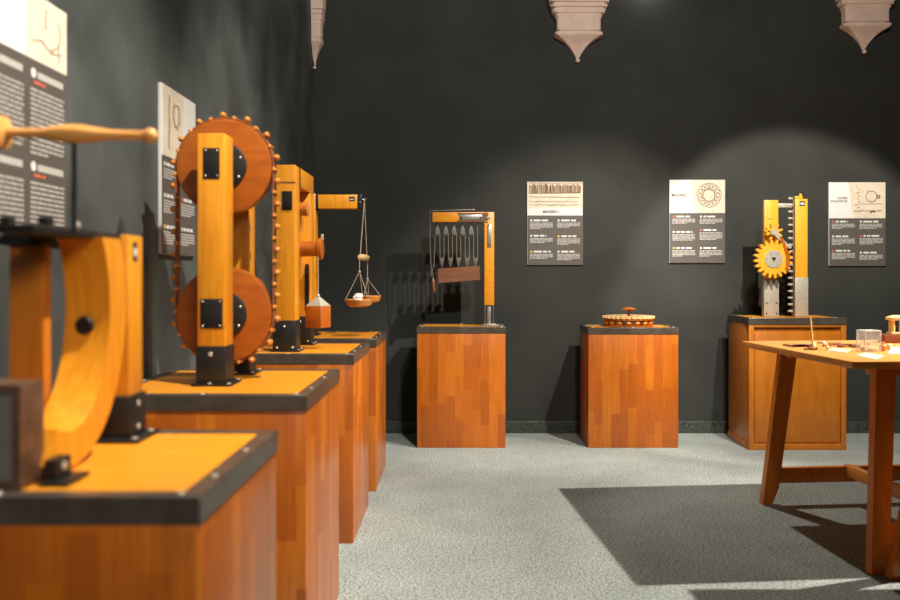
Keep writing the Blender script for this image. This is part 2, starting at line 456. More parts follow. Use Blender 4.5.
def panel_b():
    p0 = W(669, 263, BW); h = W(0, 180, BW).z - p0.z; w = PW
    r = panel_base('printed panel with a round wreath-like gear drawing, middle of the three on the back wall', (p0.x, BW, p0.z), 0, w, h, h * .40)
    rng = random.Random(5)
    mb = MB(); mb.prism([(.47 * w, h * .602), (w - .001, h * .602), (w - .001, h - .001), (.36 * w, h - .001)], (0, -.0155, 0), X, Z, .0017); mb.build('drawing', M['beige'], r, world=False, smooth=False)
    mb = MB(); cx, cz, ro, ri = .71 * w, h * .815, .108, .055
    strip(mb, circle_pts(cx, cz, ro, 40, wob=.003, rng=rng), .0035); strip(mb, circle_pts(cx, cz, ri, 30, wob=.004, rng=rng), .006)
    for k in range(14):
        a = 2 * math.pi * k / 14
        strip(mb, circle_pts(cx + .082 * math.cos(a), cz + .082 * math.sin(a), .016, 9, wob=.003, rng=rng), .0032)
    mb.build('sketch_lines', M['sketch'], r, world=False, smooth=False)
    text_mesh('title_print', 'MADRID I', .036, M['ink'], r, (.035 * w, -.0176, h * .80))
    mb = MB(); words(mb, .05 * w, .30 * w, h * .74, .003, rng, -.0176); mb.build('rule_print', M['textline'], r, world=False, smooth=False)
    print_columns(r, w, h * .60, 0, (((.07, 4), (.38, 5), (.70, 5)), ((.07, 4), (.34, 6), (.70, 5))), rng, dots=((2, 0, 1), (0, 2, 0)))
panel_b()

def panel_c():
    p0 = W(828, 266, BW); h = W(0, 182.5, BW).z - p0.z; w = 56.5 * BW / F
    r = panel_base('printed panel with a small ring sketch, right of the rack and pinion machine', (p0.x, BW, p0.z), 0, w, h, h * .43)
    rng = random.Random(9)
    mb = MB(); mb.prism([(.43 * w, h * .572), (w - .001, h * .572), (w - .001, h - .001), (.34 * w, h - .001)], (0, -.0155, 0), X, Z, .0017); mb.build('drawing', M['beige'], r, world=False, smooth=False)
    mb = MB(); cx, cz = .75 * w, h * .83
    strip(mb, circle_pts(cx, cz, .05, 26, wob=.003, rng=rng), .004)
    strip(mb, circle_pts(cx + .062, cz, .014, 10, wob=.004, rng=rng), .007)
    strip(mb, [(.55 * w, h * .74), (.95 * w, h * .742)], .003)
    for k in range(8): strip(mb, [(.52 * w + rng.uniform(-.02, .02), h * (.95 - .035 * k)), (.52 * w + rng.uniform(-.03, .02), h * (.935 - .035 * k))], .004)
    strip(mb, [(.44 * w + .008 * k, h * .66 + rng.uniform(-.007, .004)) for k in range(32)], .004)
    strip(mb, [(.72 * w + .006 * k, h * .65 + rng.uniform(-.01, .01)) for k in range(9)], .008)
    mb.build('sketch_lines', M['sketch'], r, world=False, smooth=False)
    text_mesh('title_print', 'CODEX', .026, M['slate'], r, (.325 * w, -.0176, h * .80), 'RIGHT')
    text_mesh('title_print', 'ATLANTICUS', .026, M['slate'], r, (.325 * w, -.0176, h * .762), 'RIGHT')
    print_columns(r, w, h * .57, 0, (((.07, 4), (.38, 5), (.68, 5)), ((.07, 4), (.37, 5), (.72, 4))), rng, dots=((2, 0, 2), (0, 2, 0)))
panel_c()

def panel_left_small():
    y0, y1 = 3.622, 4.090; w = y1 - y0; z0 = 1.512; h = 2.262 - z0
    r = panel_base('printed panel on the left wall behind the two-wheel chain machine', (LW, y0, z0), math.pi / 2, w, h, h * .42)
    rng = random.Random(11)
    mb = MB(); mb.prism([(.012, h * .582), (.56 * w, h * .582), (.62 * w, h - .001), (.012, h - .001)], (0, -.0155, 0), X, Z, .0017); mb.build('drawing', M['beige'], r, world=False, smooth=False)
    mb = MB()
    strip(mb, [(.20 * w + rng.uniform(-.006, .006), h * (.95 - .011 * k)) for k in range(30)], .010)
    strip(mb, circle_pts(.40 * w, h * .85, .05, 22, wob=.006, rng=rng), .005)
    strip(mb, [(.34 * w, h * .78), (.34 * w, h * .93)], .004); strip(mb, [(.46 * w, h * .77), (.46 * w, h * .92)], .004); strip(mb, [(.34 * w, h * .78), (.46 * w, h * .77)], .004)
    mb.build('sketch_lines', M['faint'], r, world=False, smooth=False)
    print_columns(r, w, h * .58, 0, (((.08, 4), (.40, 5), (.72, 5)), ((.08, 5), (.40, 5), (.72, 5))), rng, dots=((0, 0, 1), (0, 2, 0)))
panel_left_small()

def panel_left_big():
    y1 = 2.747; w = .78; y0 = y1 - w; z0 = 1.53; h = 2.285 - z0
    r = panel_base('large printed panel on the left wall above the nearest plinth', (LW, y0, z0), math.pi / 2, w, h, .206)
    rng = random.Random(13)
    xs = 2.490 - y0
    MB().box((xs, -.0172, h - .206), (w, -.0155, h - .001), 0).build('drawing', M['beige'], r, world=False, smooth=False)
    mb = MB(); cx = (xs + w) / 2
    strip(mb, [(cx - .01 + rng.uniform(-.004, .004), h - .03 - .008 * k) for k in range(9)], .004)
    strip(mb, circle_pts(cx + .02, h - .09, .06, 14, -1.6, .6, .004, rng), .0035)
    strip(mb, [(cx - .09, h - .15), (cx - .04, h - .135), (cx + .02, h - .16), (cx + .09, h - .15)], .003)
    strip(mb, [(cx + .07, h - .12), (cx + .075, h - .18)], .003)
    mb.build('sketch_lines', M['faint'], r, world=False, smooth=False)
    zt = h - .206
    for c0, c1 in ((.03, xs - .015), (xs + .025, w - .02)):
        for f in (.03, .315):
            z = zt - f
            MB().lathe([(0, .015), (.0008, .015)], (c0 + .016, -.0180, z - .012), -Y, 16).build('bullet_print', M['white'], r, world=False, smooth=False)
            head, body, br = MB(), MB(), MB()
            head.box((c0 + .042, -.0182, z - .024), (c1 - .006, -.0176, z - .003), 0)
            words(br, c0 + .02, c0 + .09, z - .043, .009, rng, -.0182)
            for j in range(14):
                if z - .068 - .0148 * j > .02: words(body, c0, c1, z - .066 - .0148 * j, .0068, rng, -.0182, 1 if j < 13 else .5)
            head.build('heading_print', M['textline'], r, world=False, smooth=False); body.build('caption_print', M['textline'], r, world=False, smooth=False)
            br.build('highlight_print', M['reddot'], r, world=False, smooth=False)
panel_left_big()

# ------------------------------------------------------------------ machine 1: curved trough
def bolt(mb, c, n, r=.006):
    mb.lathe([(0, r), (.002, r), (.004, r * .5), (.0042, 1e-4)], c, n, 10)

def trough_machine():
    xa, xw = -.836, -.942
    t = thing('trough_machine', 'curved wooden trough machine on the nearest plinth, blurred', 'machine', (-.9, 1.85, PT))
    Z0 = PT + .004
    # the far post with its iron shoe
    MB().box((-.925, 2.09, PT + .11), (-.835, 2.186, 1.521), .005).build('post', M['beech'], t)
    sh = MB().box((-.932, 2.083, Z0), (-.829, 2.193, PT + .115), .003)
    sh.box((-.96, 2.06, Z0 - .001), (-.80, 2.215, Z0 + .006), .002)
    s = sh.build('post_shoe', M['iron'], t)
    bolts(s, [(-.829, 2.14, 1.03), (-.829, 2.14, 1.09)], X, .008, 'screw')
    bolts(s, [(-.815, 2.08, Z0 + .006), (-.815, 2.19, Z0 + .006)], Z, .008, 'screw')
    lab = MB().box((-.8353, 2.118, 1.455), (-.8335, 2.145, 1.505), 0).build('label_plate', M['ink'], t)
    MB().box((-.8337, 2.122, 1.470), (-.8330, 2.141, 1.488), 0).build('label_print', M['white'], lab)
    MB().lathe([(0, .012), (.012, .008), (.034, .004), (.05, .001)], (-.87, 2.13, 1.521), Z, 12).build('spike', M['iron'], t)
    # the curved trough
    cy, ch = 1.79, 1.345
    def e(a, ra, rb): return (cy + ra * math.cos(a), ch + rb * math.sin(a))
    a0, n = math.radians(-112), 48
    ao, ai = math.asin(.163 / .338), math.asin(.163 / .262)
    out = [e(a0 + (ao - a0) * k / n, .286, .338) for k in range(n + 1)]
    inn = [e(a0 + (ai - a0) * k / n, .192, .262) for k in range(n + 1)]
    mb = MB()
    mb.prism(out + inn[::-1], (xw, 0, 0), Y, Z, xa - xw)
    tr = mb.build('curved_trough', M['beech'], t)
    MB().cyl((-.893, 1.981, 1.30), (-.893, 1.968, 1.30), .022, bev=.004).build('plug', M['iron'], tr)
    f = MB().box((-.834, 1.66, Z0), (-.806, 1.725, Z0 + .045), .004); f.box((-.834, 1.64, Z0 - .001), (-.775, 1.745, Z0 + .005), .002)
    fo = f.build('foot_bracket', M['iron'], t)
    bolts(fo, [(-.806, 1.69, Z0 + .028)], X, .009, 'screw')
    # near plank, iron casing
    MB().box((-1.030, 1.895, PT + .004), (-.950, 1.93, 1.500), .003).build('upright_plank', M['plankwood'], t)
    x0, x1, y0, y1, h0, h1 = -1.10, -.851, 1.606, 1.702, Z0, 1.207
    cs = MB()
    fr = .016
    cs.box((x0, y0 + .012, h0), (x1, y1, h1), .004)
    cs.ring((x0, y0 + .013, h0), X, Z, .013, [(0, 0), (x1 - x0, 0), (x1 - x0, h1 - h0), (0, h1 - h0)],
            [(fr, fr), (x1 - x0 - fr, fr), (x1 - x0 - fr, h1 - h0 - fr), (fr, h1 - h0 - fr)])
    cas = cs.build('casing', M['brownsteel'], t)
    MB().box((x0 + fr, y0 + .006, h0 + fr), (x1 - fr, y0 + .013, h1 - fr), 0).build('grille', M['grille'], cas)
    # top bar and the clamp on it
    MB().box((-.948, 1.66, 1.505), (-.852, 2.088, 1.522), .003).build('top_bar', M['iron'], t)
    c = MB().box((-1.035, 1.875, 1.487), (-.945, 1.95, 1.535), .005); c.box((-1.045, 1.88, 1.530), (-1.02, 1.91, 1.553), .003); c.box((-.975, 1.915, 1.530), (-.95, 1.945, 1.555), .003)
    c.box((-1.22, 1.895, 1.490), (-1.03, 1.93, 1.510), .003)
    c.build('clamp', M['iron'], t)
    MB().ball((-.86, 1.86, 1.531), .009, 12).build('rod_ferrule', M['screw'], t)
    # black rod carrying the turned handle
    MB().cyl((-.860, 1.85, 1.52), (-.860, 1.85, 1.735), .0058).build('rod', M['iron'], t)
    zc = 1.742; xs = -1.22
    prof = [(0, .012), (.02, .018), (.155, .018), (.16, .036), (.175, .04), (.205, .036), (.213, .014), (.225, .0105), (.29, .0115), (.315, .017), (.345, .021), (.38, .021), (.405, .0165),
            (.44, .0115), (.515, .0098), (.518, .013)]
    MB().lathe(prof, (xs, 1.85, zc), (1, 0, -.022), 24).build('turned_handle', M['handle'], t)
    MB().ball((xs + .530, 1.85, zc - .0117), .0165, 18).build('handle_ball', M['handle'], t)
trough_machine()

# ------------------------------------------------------------------ machine 2: two wheels and a pegged belt
def chain_machine():
    cx, hu, hl, R = -.943, 1.855, 1.262, .190
    yw0, yw1 = 3.315, 3.375
    t = thing('chain_machine', 'tall machine with two wooden wheels joined by a knobbed belt', 'machine', (cx, 3.35, PT))
    Z0 = PT + .004
    first = True
    for y0, y1 in ((3.14, 3.255), (3.495, 3.60)):
        x0, x1 = -.995, -.889
        p = MB().box((x0, y0, PT + .14), (x1, y1, 1.957), .006).build('post', M['beech'], t)
        sh = MB().box((x0 - .004, y0 - .004, Z0), (x1 + .004, y1 + .004, PT + .15), .003)
        sh.box((x0 - .02, y0 - .02, Z0 - .001), (x1 + .03, y1 + .02, Z0 + .006), .002)
        s = sh.build('post_shoe', M['iron'], t)
        bolts(s, [(cx, y0 - .004, PT + .12)], -Y, .009, 'screw')
        bolts(s, [(cx, y0 - .012, Z0 + .006), (x1 + .018, y0 - .012, Z0 + .006), (x1 + .018, y1 + .008, Z0 + .006)], Z, .008, 'screw')
        if first:
            for (hh, hw, hz) in ((hu - .012, .031, .058), (hl + .012, .042, .056)):
                pl = MB().box((cx - hw + .003, y0 - .003, hh - hz), (cx + hw + .003, y0 + .001, hh + hz), .001).build('bearing_plate', M['iron'], p)
                bolts(pl, [(cx + .003 + sx * (hw - .009), y0 - .003, hh + sz * (hz - .010)) for sx in (-1, 1) for sz in (-1, 1)], -Y, .004, 'steel')
            bolts(p, [(cx + .02, y0 + .03, 1.957)], Z, .007, 'screw')
            first = False
    for hh in (hu, hl):
        w = MB().lathe([(0, R - .012), (.003, R), (yw1 - yw0 - .003, R), (yw1 - yw0, R - .012)], (cx, yw0, hh), Y, 72).build('wheel', M['redwood_disc'], t)
        MB().lathe([(0, .083), (.004, .092), (.012, .092)], (cx, yw0 - .012, hh), Y, 36).build('hub_plate', M['iron'], w)
        bolts(w, [(cx + .076 * math.cos(math.radians(25 + 60 * k)), yw0 - .012, hh + .076 * math.sin(math.radians(25 + 60 * k))) for k in range(6)], -Y, .005, 'screw')
        MB().cyl((cx, 3.255, hh), (cx, 3.495, hh), .018).build('axle', M['steel'], t)
    # belt: closed loop, plus pegs with turned knobs
    Rb = R + .002
    def path(s):
        """point and outward normal at arc length s, from the right tangent up and over"""
        La = math.pi * Rb; Ls = hu - hl
        s = s % (2 * La + 2 * Ls)
        if s < La: a = s / Rb; return (Rb * math.cos(a), hu + Rb * math.sin(a)), (math.cos(a), math.sin(a))
        s -= La
        if s < Ls: return (-Rb, hu - s), (-1, 0)
        s -= Ls
        if s < La: a = math.pi + s / Rb; return (Rb * math.cos(a), hl + Rb * math.sin(a)), (math.cos(a), math.sin(a))
        s -= La; return (Rb, hl + s), (1, 0)
    tot = 2 * math.pi * Rb + 2 * (hu - hl); n = 150
    outer, inner = [], []
    for k in range(n):
        (a, b), (na, nb) = path(tot * k / n)
        outer.append((a + na * .006, b + nb * .006)); inner.append((a + na * .001, b + nb * .001))
    mb = MB(); mb.ring((cx, yw1 - .008, 0), X, Z, yw1 - yw0 - .016, outer, inner)
    belt = mb.build('belt', M['belt'], t)
    kn = None; peg = None
    nk = 26
    for k in range(nk):
        (a, b), (na, nb) = path(.035 + tot * k / nk)
        loc = Vector((cx + a + na * .017, (yw0 + yw1) / 2 - .006, b + nb * .017)) - Vector(t.location)
        if kn is None:
            m = MB(); m.ball((0, 0, 0), .0125, 14, (1, 1.5, 1)); m.cyl((0, 0, 0), (0, .03, 0), .008, seg=12)
            kn = m.build('belt_knob', M['knob'], belt, world=False); kn.location = loc
        else: clone(kn, loc)
    cl = None
    for k in range(1, nk * 2, 2):
        (a, b), (na, nb) = path(.035 + tot * k / (nk * 2))
        loc = Vector((cx + a + na * .006, (yw0 + yw1) / 2, b + nb * .006)) - Vector(t.location)
        if cl is None:
            cl = MB().cyl((0, -.026, 0), (0, .022, 0), .0075, seg=10, bev=.002).build('belt_pin', M['knob'], belt, world=False); cl.location = loc
        else: clone(cl, loc)
chain_machine()

# ------------------------------------------------------------------ machine 3: windlass frame
def windlass_machine():
    xr = -.898; xl = xr - .122; yc = 4.76
    t = thing('windlass_machine', 'wooden windlass frame with a hanging cube weight, third along the left wall', 'machine', (xr - .06, yc, PT))
    Z0 = PT + .004
    for i, (y0, y1) in enumerate(((4.53, 4.65), (4.98, 5.095))):
        p = MB().box((xl, y0, PT + .165), (xr, y1, 1.915 if i else 2.022), .005).build('post', M['beech'], t)
        s = MB().box((xl - .003, y0 - .003, Z0), (xr + .003, y1 + .003, PT + .172), .003)
        s.box((xl - .015, y0 - .015, Z0 - .001), (xr + .025, y1 + .015, Z0 + .005), .002)
        s = s.build('post_shoe', M['iron'], t)
        bolts(s, [(xr - .06, y0 - .003, PT + .14), (xr - .015, y0 - .003, Z0 + .02), (xr - .1, y0 - .003, Z0 + .02)], -Y, .006, 'screw')
        bolts(s, [(xr + .015, y0 + .02, Z0 + .005), (xr + .015, y1 - .02, Z0 + .005)], Z, .007, 'screw')
        if i == 0:
            MB().box((xl - .001, y0 - .002, 1.925), (xr + .001, y0 + .0, 1.929), 0).build('joint_line', M['ink'], p)
            pl = MB().box((xr - .073, y0 - .004, 1.775), (xr - .018, y0 + .001, 1.878), .001).build('bearing_plate', M['iron'], p)
        else:
            sl = MB(); a, c, w_ = 1.215, 1.475, .013
            pts = [(w_ * math.cos(math.pi * k / 8), c + w_ * math.sin(math.pi * k / 8)) for k in range(9)] + [(-w_ * math.cos(math.pi * k / 8), a - w_ * math.sin(math.pi * k / 8)) for k in range(9)]
            sl.prism(pts, (xr - .020, y0 + .001, 0), X, Z, .003); sl.build('slot', M['iron'], p)
    bm_ = MB().box((xl, 4.65, 1.915), (xr, 5.095, 2.022), .004).build('top_beam', M['beech'], t)
    bolts(bm_, [(xr, 4.665, 1.93), (xr, 4.665, 1.965), (xr, 4.665, 2.0), (xr, 5.085, 1.95), (xr, 5.085, 1.99)], X, .007, 'iron')
    MB().box((xr - .002, 4.648, 1.905), (xr + .003, 4.657, 2.024), 0).build('corner_strap', M['iron'], bm_)
    # small ribbed spool
    pr = []
    for k in range(5): pr += [(.0 + k * .014, .030), (.006 + k * .014, .041), (.010 + k * .014, .041), (.0135 + k * .014, .030)]
    MB().lathe(pr, (-.945, 4.80, 1.80), X, 24).build('ribbed_spool', M['knob'], t)
    MB().cyl((xl + .02, 4.80, 1.80), (-.945, 4.80, 1.80), .014).build('spool_shaft', M['steel'], t)
    # big disc between the posts
    MB().lathe([(0, .19), (.006, .2), (.026, .2), (.032, .19)], (-.960, 4.815, 1.585), X, 56).build('disc_wheel', M['beech'], t)
    # windlass drum along x
    MB().lathe([(0, .030), (.01, .046), (.05, .043), (.10, .043), (.112, .046), (.114, .062), (.134, .062), (.138, .055)], (-.925, 4.76, 1.57), X, 30).build('drum', M['redwood'], t)
    MB().box((-.796, 4.752, 1.615), (-.782, 4.768, 1.655), .002).build('drum_peg', M['screw'], t)
    rx = W(318.3, 0, 4.72).x
    MB().tube([(rx, 4.715, 1.57), (rx, 4.715, 1.31)], .0026).build('rope', M['rope'], t)
    MB().ball((rx, 4.715, 1.305), .009, 10).build('rope_knot', M['screw'], t)
    T_ = Matrix.Translation((rx, 4.715, 0)) @ Matrix.Rotation(math.radians(-24), 4, 'Z')
    wm = MB().box((-.052, -.052, 1.122), (.052, .052, 1.246), .003, T_).build('weight_block', M['redwood'], t)
    q = MB(); q.loft([[T_ @ Vector((a, b, 1.246)) for a, b in ((-.05, -.05), (.05, -.05), (.05, .05), (-.05, .05))], [T_ @ Vector((a, b, 1.298)) for a, b in ((-.006, -.006), (.006, -.006), (.006, .006), (-.006, .006))]])
    q.build('weight_cap', M['galv'], wm)
windlass_machine()

# ------------------------------------------------------------------ machine 4: bracket arm with a hanging balance
def balance_machine():
    t = thing('balance_machine', 'wooden bracket arm with a two-pan balance hanging from it', 'machine', (-1.06, 5.79, PT))
    Z0 = PT + .004
    MB().box((-1.11, 5.74, PT + .15), (-1.0, 5.85, 1.985), .004).build('post', M['beech'], t)
    s = MB().box((-1.114, 5.736, Z0), (-.996, 5.854, PT + .155), .003); s.box((-1.13, 5.72, Z0 - .001), (-.98, 5.87, Z0 + .005), .002)
    s.build('post_shoe', M['iron'], t)
    z1 = W(0, 194.5, 5.75).z; z0 = W(0, 208.5, 5.75).z
    xe = W(362, 0, 5.75).x
    a = MB().box((-1.0, 5.75, z0), (xe - .03, 5.84, z1), .003).build('arm', M['beech'], t)
    MB().box((xe - .033, 5.748, z0 - .001), (xe, 5.842, z1 + .001), .003).build('end_cap', M['iron'], a)
    MB().box((-1.0, 5.746, z0 - .004), (-.982, 5.844, z1 + .004), .001).build('arm_strap', M['iron'], a)
    pl = MB().box((xe - .09, 5.7485, z0 + .05), (xe - .05, 5.751, z0 + .083), 0).build('label_plate', M['ink'], a)
    MB().box((xe - .083, 5.7478, z0 + .060), (xe - .060, 5.7486, z0 + .066), 0).build('label_print', M['white'], pl)
    bolts(a, [(xe - .016, 5.748, z0 + .045)], -Y, .006, 'steel')
    hk = Vector((xe + .012, 5.79, z1 - .035))
    MB().tube([(xe, 5.79, z1 - .03), hk, hk + Vector((.012, 0, .012))], .006).build('hook', M['steel'], t)
    # balance beam seen almost end on
    bf, bb = Vector((W(359.5, 0, 5.62).x, 5.62, 1.542)), Vector((W(367.5, 0, 5.95).x, 5.95, 1.542))
    d = (bb - bf).normalized()
    MB().lathe([(0, .012), (.02, .019), (.165, .024), (.32, .019), (.34, .012)], bf, d, 16).build('balance_beam', M['palewood'], t)
    mid = (bf + bb) / 2
    r = MB(); r.tube([hk, bf + d * .05 + Vector((-.004, 0, .012))], .0028); r.tube([hk, bb - d * .05 + Vector((.004, 0, .012))], .0028)
    r.build('suspension_cord', M['rope'], t)
    for (c, R, top, drop) in ((Vector((W(359, 0, 5.62).x, 5.62, 1.205)), .098, bf, .10), (Vector((W(371, 0, 5.95).x, 5.95, 1.222)), .072, bb, .15)):
        p = MB().lathe([(0, R * .55), (.012, R * .85), (.046, R), (.05, R * .985), (.048, R * .93), (.018, R * .78), (.012, 1e-3)], c, Z, 36).build('pan', M['knob'], t)
        cr = MB(); kn = top + Vector((0, 0, -drop))
        cr.tube([top, kn], .0026)
        for k in range(3):
            an = math.radians(200 + 120 * k + (30 if R < .09 else 0)); cr.tube([kn, c + Vector((R * .96 * math.cos(an), R * .96 * math.sin(an), .048))], .0022)
        cr.ball(kn, .009, 10)
        cr.build('pan_cord', M['rope'], t)
    return
balance_machine()
fig = MB(); c0 = Vector((W(358.5, 0, 5.62).x, 5.60, 1.230))
fig.lathe([(0, .026), (.01, .034), (.03, .028), (.045, .033), (.062, .022), (.068, .004)], c0, Z, 10)
fig.ball(c0 + Vector((-.018, -.012, .035)), .018, 8); fig.ball(c0 + Vector((.016, .008, .05)), .017, 8)
solo('chalk_lump', fig, M['pebble'], 'small white lump lying in the nearer pan of the hanging balance', 'stone', c0)

# ------------------------------------------------------------------ machine 5: rope and pulley hoist
def hoist():
    y = 7.03; T = .992 + .003
    t = thing('pulley_hoist', 'rope and pulley hoist with an L-shaped wooden frame and hanging block', 'machine', (W(489, 0, y).x, y, T))
    P = lambda a, b, yy=y: W(a, b, yy)
    x0, x1 = P(484.2, 0).x, P(494, 0).x; zt = P(0, 212.3).z; zb = P(0, 305).z
    y0, y1 = y - .04, y + .04
    p = MB().box((x0, y0, zb), (x1, y1, zt), .004).build('post', M['beech_flat'], t)
    s = MB(); s.box((x0 + .026, y0 + .02, T), (x1 - .026, y1 - .02, zb), .003)
    for xx in (x0 + .004, x1 - .008): s.box((xx, y0 + .004, T), (xx + .004, y1 - .004, zb + .03), .001)
    s.box((x0 - .03, y0 - .02, T), (x1 + .05, y1 + .02, T + .006), .002); s.box((x0 - .01, y0, T + .006), (x1 + .02, y1, T + .014), .003)
    s.build('post_shoe', M['steel'], t)
    bx0 = P(432.6, 0).x; bz = P(0, 222.3).z
    be = MB().box((bx0, y0 + .004, bz), (x0, y1 - .004, zt - .001), .004).build('beam', M['beech_flat'], t)
    # gusset irons
    g = MB()
    g.prism([(P(457, 0).x, zt - .008), (P(488, 0).x, zt - .008), (P(488, 0).x, bz + .004), (P(457, 0).x, bz + .004), (P(461.5, 0).x, (zt + bz) / 2)], (0, y0 + .005, 0), X, Z, .006)
    g.prism([(P(486, 0).x, bz + .002), (P(492.5, 0).x, bz + .002), (P(492.5, 0).x, P(0, 254).z), (P(489.3, 0).x, P(0, 249).z), (P(486, 0).x, P(0, 254).z)][::-1], (0, y0 + .005, 0), X, Z, -.011)
    gg = g.build('corner_iron', M['brownsteel'], t)
    MB().box((P(460, 0).x, y0 - .006, P(0, 220).z), (P(482, 0).x, y0 + .0, P(0, 215).z), .001).build('tie_plate', M['steel'], gg)
    MB().box((P(487.5, 0).x, y0 - .009, P(0, 247).z), (P(491.2, 0).x, y0 - .0, P(0, 225).z), .001).build('tie_plate', M['steel'], gg)
    bolts(gg, [P(a, c, y0 - .006) for a, c in ((461.5, 217.7), (480.5, 217.7), (488.5, 225.5), (488.5, 244.5))], -Y, .009, 'iron')
    MB().box(P(486.5, 218.3, y0 - .004), P(491, 216.8, y0 - .012), 0).build('pin', M['screw'], gg)
    MB().box(P(486, 222, y0 - .004), P(488.5, 220.8, y0 - .012), 0).build('pin', M['screw'], gg)
    # rope guide rod along the beam
    MB().tube([P(430, 212.5), P(431, 210.6), P(475, 209.5)], .003).build('guide_rod', M['steel'], t)
    MB().tube([P(430.3, 212), P(430.0, 240), P(431.2, 272)], .003).build('draw_rope', M['darkrope'], t)
    # pulleys
    ups = [437.6, 446, 454.3, 462.8, 471.3]; los = [442, 450.6, 458.8, 467.3, 475.6]
    zu = 233.0
    pu = pl_ = None
    for a in ups:
        loc = P(a, 232) - Vector(t.location)
        if pu is None:
            m = MB(); m.loft([[(-.018, -.012, -.012), (.018, -.012, -.012), (.018, .012, -.012), (-.018, .012, -.012)], [(-.017, -.012, .02), (.017, -.012, .02), (.017, .012, .02), (-.017, .012, .02)],
                              [(-.005, -.006, .05), (.005, -.006, .05), (.005, .006, .05), (-.005, .006, .05)]])
            m.cyl((0, -.016, -.006), (0, .016, -.006), .02, seg=18); m.tube([(0, 0, .05), (0, 0, .085)], .004)
            pu = m.build('upper_pulley', M['dullsteel'], t, world=False); pu.location = loc
        else: clone(pu, loc)
    for i, a in enumerate(los):
        loc = P(a, 261) - Vector(t.location)
        if pl_ is None:
            m = MB(); m.loft([[(-.018, -.012, .02), (.018, -.012, .02), (.018, .012, .02), (-.018, .012, .02)], [(-.016, -.012, -.008), (.016, -.012, -.008), (.016, .012, -.008), (-.016, .012, -.008)],
                              [(-.004, -.005, -.045), (.004, -.005, -.045), (.004, .005, -.045), (-.004, .005, -.045)]])
            m.cyl((0, -.016, .012), (0, .016, .012), .018, seg=18); m.tube([(0, 0, -.04), (0, 0, -.07)], .0035)
            pl_ = m.build('lower_pulley', M['dullsteel'], t, world=False); pl_.location = loc
        else: clone(pl_, loc)
    r = MB()
    r.tube([P(ups[0] - 2.3, zu), P(434.0, 266)], .003)
    for i in range(5):
        r.tube([P(ups[i] + 2.2, zu), P(los[i] - 2, 259.5)], .003)
        r.tube([P(los[i] + 2, 259.5), P(ups[i + 1] - 2.2, zu) if i < 4 else P(477.7, 222)], .003)
    r.build('pulley_rope', M['darkrope'], t)
    h = MB(); h.tube([P(434, 264), P(433.0, 268), P(432.0, 272), P(431.3, 275.5), P(432.3, 277.5), P(433.3, 275.5), P(432.8, 273)], .0035); h.build('rope_hook', M['steel'], t)
    top = P(433.0, 277); MB().lathe([(0, .004), (.018, .007), (.03, .014), (.06, .015), (.115, .016), (.125, .012)], top, Vector((.06, 0, -1)), 14).build('pull_handle', M['greywood'], t)
    # hanging block, slightly tilted
    q = [P(438, 268.8), P(479.5, 265.8), P(480, 279.8), P(438.6, 283)]
    m = MB(); m.loft([[v + Vector((0, -.035, 0)) for v in q], [v + Vector((0, .035, 0)) for v in q]]); m.build('load_block', M['greywood'], t)
hoist()

# ------------------------------------------------------------------ machine 6: round roller bearing
def bearing():
    y = 7.03; T = .985 + .003; cx = W(628.5, 0, y).x; R = .213
    t = thing('roller_bearing_model', 'low round wooden roller bearing model with a mushroom knob', 'machine', (cx, y, T))
    T += .0005
    MB().lathe([(0, .205), (.008, .208), (.012, .20), (.012, .14)], (cx, y, T), Z, 56).build('base_ring', M['redwood'], t)
    ro = None
    for k in range(16):
        a = 2 * math.pi * (k + .5) / 16
        loc = Vector((cx + .180 * math.cos(a), y + .180 * math.sin(a), T + .012 + .022)) - Vector(t.location)
        if ro is None:
            ro = MB().ball((0, 0, 0), .025, 16, (1.1, 1.1, .88)).build('roller', M['knob'], t, world=False); ro.location = loc
        else: clone(ro, loc)
    m = MB()
    m.ring((cx, y, T + .056), X, Y, .014, [(R * math.cos(2 * math.pi * k / 72), R * math.sin(2 * math.pi * k / 72)) for k in range(72)], [(.13 * math.cos(2 * math.pi * k / 72), .13 * math.sin(2 * math.pi * k / 72)) for k in range(72)])
    m.build('lower_hoop', M['redwood'], t)
    m = MB()
    def gear(n, r0, r1):
        out = []
        for k in range(n):
            for f, r in ((0, r0), (.2, r1), (.5, r1), (.7, r0)): a = 2 * math.pi * (k + f) / n; out.append((r * math.cos(a), r * math.sin(a)))
        return out
    g = gear(30, .206, .219); inner = [(.12 * math.cos(math.atan2(b, a)), .12 * math.sin(math.atan2(b, a))) for a, b in g]
    m.ring((cx, y, T + .070), X, Y, .017, g, inner)
    m.build('toothed_ring', M['palewood'], t)
    for k in range(3):
        a = math.pi * k / 3 + .2; MB().box((-.125, -.016, 0), (.125, .016, .015), .003, Matrix.Translation((cx, y, T + .071)) @ Matrix.Rotation(a, 4, 'Z')).build('spoke', M['knob'], t)
    MB().cyl((cx + .002, y, T + .08), (cx + .002, y, T + .135), .010, seg=16).build('spindle', M['darkwood'], t)
    MB().lathe([(0, .02), (.006, .055), (.014, .062), (.022, .05), (.028, .02), (.029, .001)], (cx + .002, y, T + .13), Z, 30).build('knob', M['redwood'], t)
bearing()

